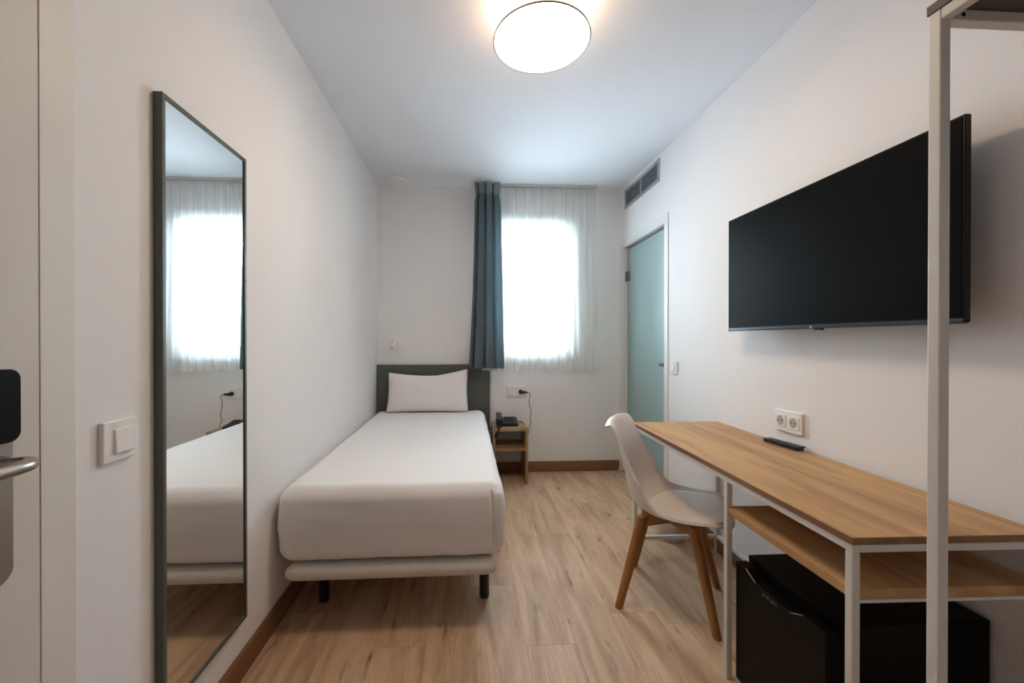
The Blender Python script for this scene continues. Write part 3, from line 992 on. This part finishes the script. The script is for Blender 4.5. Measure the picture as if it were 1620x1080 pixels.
part('wall_bracket', bm, 'tvbody', tv)

# ------------------------------------------------------------------ desk
DA = R(-1.1)
DL, DW, DT = 1.343, 0.497, 0.745
dk = thing('desk', 'long oak topped desk on a thin white metal frame', 'desk', (0.914, 0.906, 0), DA)
q = 0.020
bm = B(); box(bm, -0.002, DW, -0.002, DL, DT - 0.018, DT, 0.0008, 1)
part('desktop', bm, 'deskw', dk, world=False)
bm = B()
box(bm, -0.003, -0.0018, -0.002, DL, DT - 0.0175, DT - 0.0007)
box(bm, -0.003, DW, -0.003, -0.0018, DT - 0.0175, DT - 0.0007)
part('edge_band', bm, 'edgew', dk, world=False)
def tub(x0, x1, ya, yb, z0, z1): return box(B(), x0, x1, ya, yb, z0, z1, 0.0022, 2)
YP = 0.478
zt = DT - 0.018
for (lx, ly) in ((0, 0), (DW - q, 0), (0, DL - q), (DW - q, DL - q), (0, YP), (DW - q, YP)):
    part('leg', tub(lx, lx + q, ly, ly + q, 0, zt - q if True else zt), 'white_metal', dk, world=False)
part('top_rail', tub(0, q, 0, DL, zt - q, zt), 'white_metal', dk, world=False)
part('top_rail', tub(DW - q, DW, 0, DL, zt - q, zt), 'white_metal', dk, world=False)
part('cross_rail', tub(q, DW - q, 0, q, zt - q, zt), 'white_metal', dk, world=False)
part('cross_rail', tub(q, DW - q, DL - q, DL, zt - q, zt), 'white_metal', dk, world=False)
part('low_rail', tub(q, DW - q, DL - q, DL, 0.078, 0.098), 'white_metal', dk, world=False)
part('low_rail', tub(DW - q, DW, YP + q, DL - q, 0.078, 0.098), 'white_metal', dk, world=False)
bm = B(); box(bm, 0.006, DW - 0.002, 0.006, YP + 0.012, 0.592, 0.616, 0.0008, 1)
part('shelf', bm, 'deskw', dk, world=False)
part('shelf_rail', tub(q, DW - q, 0.002, 0.018, 0.584, 0.5915), 'white_metal', dk, world=False)
part('shelf_rail', tub(q, DW - q, YP + 0.002, YP + 0.018, 0.584, 0.5915), 'white_metal', dk, world=False)

# remote control on the desk
rc = thing('remote_control', 'slim black remote control lying on desk below the double socket', 'remote', (1.392, 1.705, DT), R(4))
bm = B()
def rem(p):
    t_ = (p.y + 0.09) / 0.18
    w = 0.0235 + 0.002 * math.cos(math.pi * t_)
    zz = p.z
    x = p.x * w / 0.024
    z = 0.001 + zz * (1.0 - 0.18 * t_)
    if zz < 0.01: x *= 0.72; 
    return Vector((x, p.y * (0.97 if zz < 0.01 else 1), z))
lattice_box(bm, lin(-0.024, 0.024, 4), lin(-0.09, 0.09, 12), [0, 0.010, 0.018], rem)
part('case', bm, 'black', rc, False, world=False)
bm = B()
for i in range(3):
    for j in range(7):
        yy = -0.065 + 0.020 * j
        z_ = 0.001 + 0.018 * (1 - 0.18 * (yy + 0.09) / 0.18)
        box(bm, -0.017 + 0.0125 * i, -0.008 + 0.0125 * i, yy - 0.005, yy + 0.005, z_ - 0.001, z_ + 0.0012)
part('buttons', bm, 'key', rc, world=False)

# ------------------------------------------------------------------ minibar fridge under the desk
FX0, FX1, FY0, FY1, FZ = 0.948, 1.418, 1.012, 1.372, 0.452
fr = thing('minibar_fridge', 'black minibar fridge standing under the desk shelf', 'fridge', ((FX0 + FX1) / 2, (FY0 + FY1) / 2, 0))
bm = B(); box(bm, FX0 + 0.046, FX1, FY0, FY1, 0.018, FZ, 0.003)
part('cabinet', bm, 'fridge', fr)
bm = B()
zt_ = FZ - 0.020
# door slab whose upper edge dips to a finger recess
prof = [(FY0, 0.02), (FY1, 0.02), (FY1, zt_), (FY1 - 0.05, zt_), (FY1 - 0.095, zt_ - 0.022), (FY1 - 0.24, zt_ - 0.022), (FY1 - 0.285, zt_), (FY0, zt_)]
A = [bm.verts.new((FX0, y, z)) for y, z in prof]; D = [bm.verts.new((FX0 + 0.040, y, z)) for y, z in prof]
bm.faces.new(A); bm.faces.new(list(reversed(D)))
for k in range(len(prof)):
    j = (k + 1) % len(prof); bm.faces.new((A[k], D[k], D[j], A[j]))
bmesh.ops.recalc_face_normals(bm, faces=bm.faces[:])
bmesh.ops.bevel(bm, geom=bm.edges[:], offset=0.002, segments=1, affect='EDGES')
dr_ = part('fridge_door', bm, 'fridge', fr)
bm = B(); box(bm, FX0 + 0.040, FX0 + 0.046, FY0 + 0.006, FY1 - 0.006, 0.024, zt_ - 0.03)
part('door_gasket', bm, 'dark', fr)
for (ya, yb, za, zb) in ((FY1 - 0.095, FY1 - 0.05, zt_ - 0.022, zt_), (FY1 - 0.285, FY1 - 0.24, zt_, zt_ - 0.022)):
    bm = B(); tube(bm, [(FX0 + 0.0015, ya, za), (FX0 + 0.0015, yb, zb)], 0.0013, 6)
    part('trim_strip', bm, 'silver', dr_, chain=fr)
# small illegible maker's mark on the door: six pale glyphs
bm = B()
gw = 0.0075
for k in range(6):
    yy = FY1 - 0.135 - k * gw * 1.35
    z_ = zt_ - 0.040
    box(bm, FX0 - 0.0006, FX0 + 0.0005, yy - gw * 0.5, yy - gw * 0.22, z_, z_ + 0.008)
    if k % 2 == 0: box(bm, FX0 - 0.0006, FX0 + 0.0005, yy + gw * 0.2, yy + gw * 0.48, z_, z_ + 0.008)
    box(bm, FX0 - 0.0006, FX0 + 0.0005, yy - gw * 0.5, yy + gw * 0.48, z_ + 0.003 * (k % 3), z_ + 0.003 * (k % 3) + 0.002)
part('maker_mark', bm, 'print', dr_, chain=fr)
for k in range(5):
    bm = B(); box(bm, FX1 - 0.09, FX1 - 0.02, FY0 + 0.05 + 0.014 * k, FY0 + 0.056 + 0.014 * k, FZ - 0.001, FZ + 0.0015)
    part('vent_rib', bm, 'fridge', fr)
for (lx, ly) in ((FX0 + 0.08, FY0 + 0.03), (FX1 - 0.04, FY0 + 0.03), (FX0 + 0.08, FY1 - 0.03), (FX1 - 0.04, FY1 - 0.03)):
    bm = B(); lathe(bm, [(0, 0), (0.014, 0), (0.014, 0.019), (0, 0.019)], 14, 'Z', (lx, ly, 0))
    part('foot', bm, 'black', fr)

# ------------------------------------------------------------------ open wardrobe rack at the right edge
RX0, RX1, RY0, RY1, RZ = 0.920, 1.428, 0.235, 0.757, 1.862
rk = thing('wardrobe_rack', 'open white metal wardrobe frame with dark grey top panel', 'wardrobe', ((RX0 + RX1) / 2, (RY0 + RY1) / 2, 0))
q2 = 0.0215
for (lx, ly) in ((RX0, RY1 - q2), (RX1 - q2, RY1 - q2), (RX0, RY0), (RX1 - q2, RY0)):
    part('post', tub(lx, lx + q2, ly, ly + q2, 0, RZ), 'white_metal', rk)
for z in (RZ - q2, 0.06):
    part('side_rail', tub(RX0 + 0.0005, RX0 + q2 - 0.0005, RY0 + q2, RY1 - q2, z, z + q2), 'white_metal', rk)
    part('side_rail', tub(RX1 - q2, RX1, RY0 + q2, RY1 - q2, z, z + q2), 'white_metal', rk)
    part('end_rail', tub(RX0 + q2, RX1 - q2, RY0, RY0 + q2, z, z + q2), 'white_metal', rk)
    e = part('end_rail', tub(RX0 + q2, RX1 - q2, RY1 - q2, RY1, z, z + q2), 'white_metal', rk)
    if z > 1:
        bm = B(); lathe(bm, [(0, -0.0004), (0.0042, -0.0004), (0.0042, 0.0006)], 16, 'Y', (RX0 + q2 + 0.026, RY1 - q2, RZ - q2 * 0.48))
        part('screw_hole', bm, 'hole', e, chain=rk)
bm = B(); box(bm, RX0 - 0.002, RX1, RY0 - 0.002, RY1 + 0.002, RZ, RZ + 0.019, 0.001, 1)
part('top_panel', bm, 'grey', rk)

# ------------------------------------------------------------------ chair
CA = math.atan2(-0.537, 0.843)
ch = thing('desk_chair', 'light grey moulded shell chair on splayed wooden legs at desk', 'chair', (0.951, 1.845, 0), CA)
# own axes: x forward, y left (away from the camera), z up
prof = spline([(-0.275, 0, 0.824), (-0.252, 0, 0.832), (-0.232, 0, 0.795), (-0.208, 0, 0.70), (-0.190, 0, 0.60), (-0.178, 0, 0.53), (-0.150, 0, 0.462), (-0.085, 0, 0.422), (0.0, 0, 0.412), (0.10, 0, 0.416), (0.195, 0, 0.430), (0.242, 0, 0.430), (0.264, 0, 0.412)], 6)
NP = len(prof) - 1
def shell_pt(i, v):
    p = prof[i]; s = i / NP
    def ip(tab):
        for (a, b_), (c, d) in zip(tab, tab[1:]):
            if s <= c: return b_ + (d - b_) * (s - a) / (c - a)
        return tab[-1][1]
    hw = ip([(0, .160), (.08, .180), (.25, .195), (.40, .212), (.52, .218), (.70, .218), (.85, .202), (.95, .170), (1, .13)])
    fwd = ip([(0, .010), (.08, .018), (.25, .040), (.40, .085), (.52, .075), (.65, .02), (.8, 0), (1, -.03)])
    rise = ip([(0, -.016), (.08, -.012), (.2, 0), (.35, .02), (.45, .060), (.55, .066), (.68, .052), (.85, .034), (1, .008)])
    a = abs(v)
    return Vector((p.x + fwd * a ** 2.2, hw * v * (1 - 0.0 * a), p.z + rise * a ** 2.4))
bm = B()
nv = 28
vs = [[bm.verts.new(shell_pt(i, -1 + 2 * j / nv)) for j in range(nv + 1)] for i in range(NP + 1)]
for i in range(NP):
    for j in range(nv):
        bm.faces.new((vs[i][j], vs[i][j + 1], vs[i + 1][j + 1], vs[i + 1][j]))
bmesh.ops.recalc_face_normals(bm, faces=bm.faces[:])
# outer skin: solidify away from the sitter
bm.normal_update()
f0 = vs[NP * 2 // 3][nv // 2].normal
bmesh.ops.solidify(bm, geom=bm.faces[:], thickness=0.011 if f0.z > 0 else -0.011)
part('shell', bm, 'chair', ch, True, 70, world=False)
# seat pad
bm = B()
def pad_pt(u, v, top):
    a, b_ = 2 * u - 1, 2 * v - 1
    x, y = a * math.sqrt(1 - b_ * b_ * 0.40), b_ * math.sqrt(1 - a * a * 0.40)      # rounded square
    s_ = (0.755 + 0.185 * x) * NP
    i0 = int(s_); fr_ = s_ - i0; i1 = min(NP, i0 + 1)
    vv = 0.90 * y
    p = shell_pt(i0, vv) * (1 - fr_) + shell_pt(i1, vv) * fr_
    e = (1 - a ** 6) * (1 - b_ ** 6)
    p.z += 0.001 + 0.016 * max(0, e) ** 0.5
    return p
nu_, nv_ = 30, 30
A = [[bm.verts.new(pad_pt(i / nu_, j / nv_, True)) for j in range(nv_ + 1)] for i in range(nu_ + 1)]
for i in range(nu_):
    for j in range(nv_):
        bm.faces.new((A[i][j], A[i][j + 1], A[i + 1][j + 1], A[i + 1][j]))
bmesh.ops.recalc_face_normals(bm, faces=bm.faces[:])
part('seat_pad', bm, 'pad', ch, True, None, world=False)
# legs: tapered, splayed, with a wooden cross under the seat
def leg(sx, sy):
    b = B()
    foot = Vector((sx * 0.195, sy * 0.195, 0.0)); top = Vector((sx * 0.105, sy * 0.105, 0.400))
    n = 12
    rings = []
    for k in range(9):
        t_ = k / 8
        c = foot.lerp(top, t_)
        ra = 0.0155 + 0.0105 * t_; rb_ = 0.0155 + 0.0045 * t_
        out = Vector((sx, sy, 0)).normalized(); sd_ = Vector((-out.y, out.x, 0))
        rr = []
        for m_ in range(n):
            an = 2 * math.pi * (m_ + .5) / n
            cc, ss = math.cos(an), math.sin(an)
            cc = math.copysign(abs(cc) ** 0.7, cc); ss = math.copysign(abs(ss) ** 0.7, ss)
            rr.append(b.verts.new(c + out * cc * ra + sd_ * ss * rb_))
        rings.append(rr)
    for P, Q in zip(rings, rings[1:]):
        for m_ in range(n): b.faces.new((P[m_], P[(m_ + 1) % n], Q[(m_ + 1) % n], Q[m_]))
    b.faces.new(rings[-1]); b.faces.new(list(reversed(rings[0])))
    bmesh.ops.recalc_face_normals(b, faces=b.faces[:])
    return b
for sx in (-1, 1):
    for sy in (-1, 1):
        part('leg', leg(sx, sy), 'legw', ch, True, 50, world=False)
for an in (45, 135):
    b = B(); box(b, -0.150, 0.150, -0.0125, 0.0125, 0.355, 0.405, 0.004, 2)
    for v in b.verts:
        if v.co.z < 0.38: v.co.z += 0.030 * (1 - (abs(v.co.x) / 0.150) ** 1) if abs(v.co.x) < 0.14 else 0
    bmesh.ops.rotate(b, cent=(0, 0, 0), matrix=Matrix.Rotation(R(an), 3, 'Z'), verts=b.verts[:])
    part('cross_brace', b, 'legw', ch, world=False)
bm = B(); lathe(bm, [(0, 0.398), (0.07, 0.398), (0.07, 0.412), (0, 0.412)], 24, 'Z')
part('mounting_plate', bm, 'black', ch, True, world=False)

# ------------------------------------------------------------------ waste bin beyond the desk end
bn = thing('waste_bin', 'small round white waste bin on the floor beyond the desk', 'bin', (1.245, 2.40, 0))
bm = B(); lathe(bm, [(0, 0.001), (0.066, 0.0), (0.074, 0.008), (0.096, 0.225), (0.099, 0.232), (0.099, 0.238), (0.094, 0.238), (0.092, 0.225), (0.070, 0.012), (0, 0.012)], 40, 'Z', (1.245, 2.40, 0))
part('bucket', bm, 'bin', bn, True)
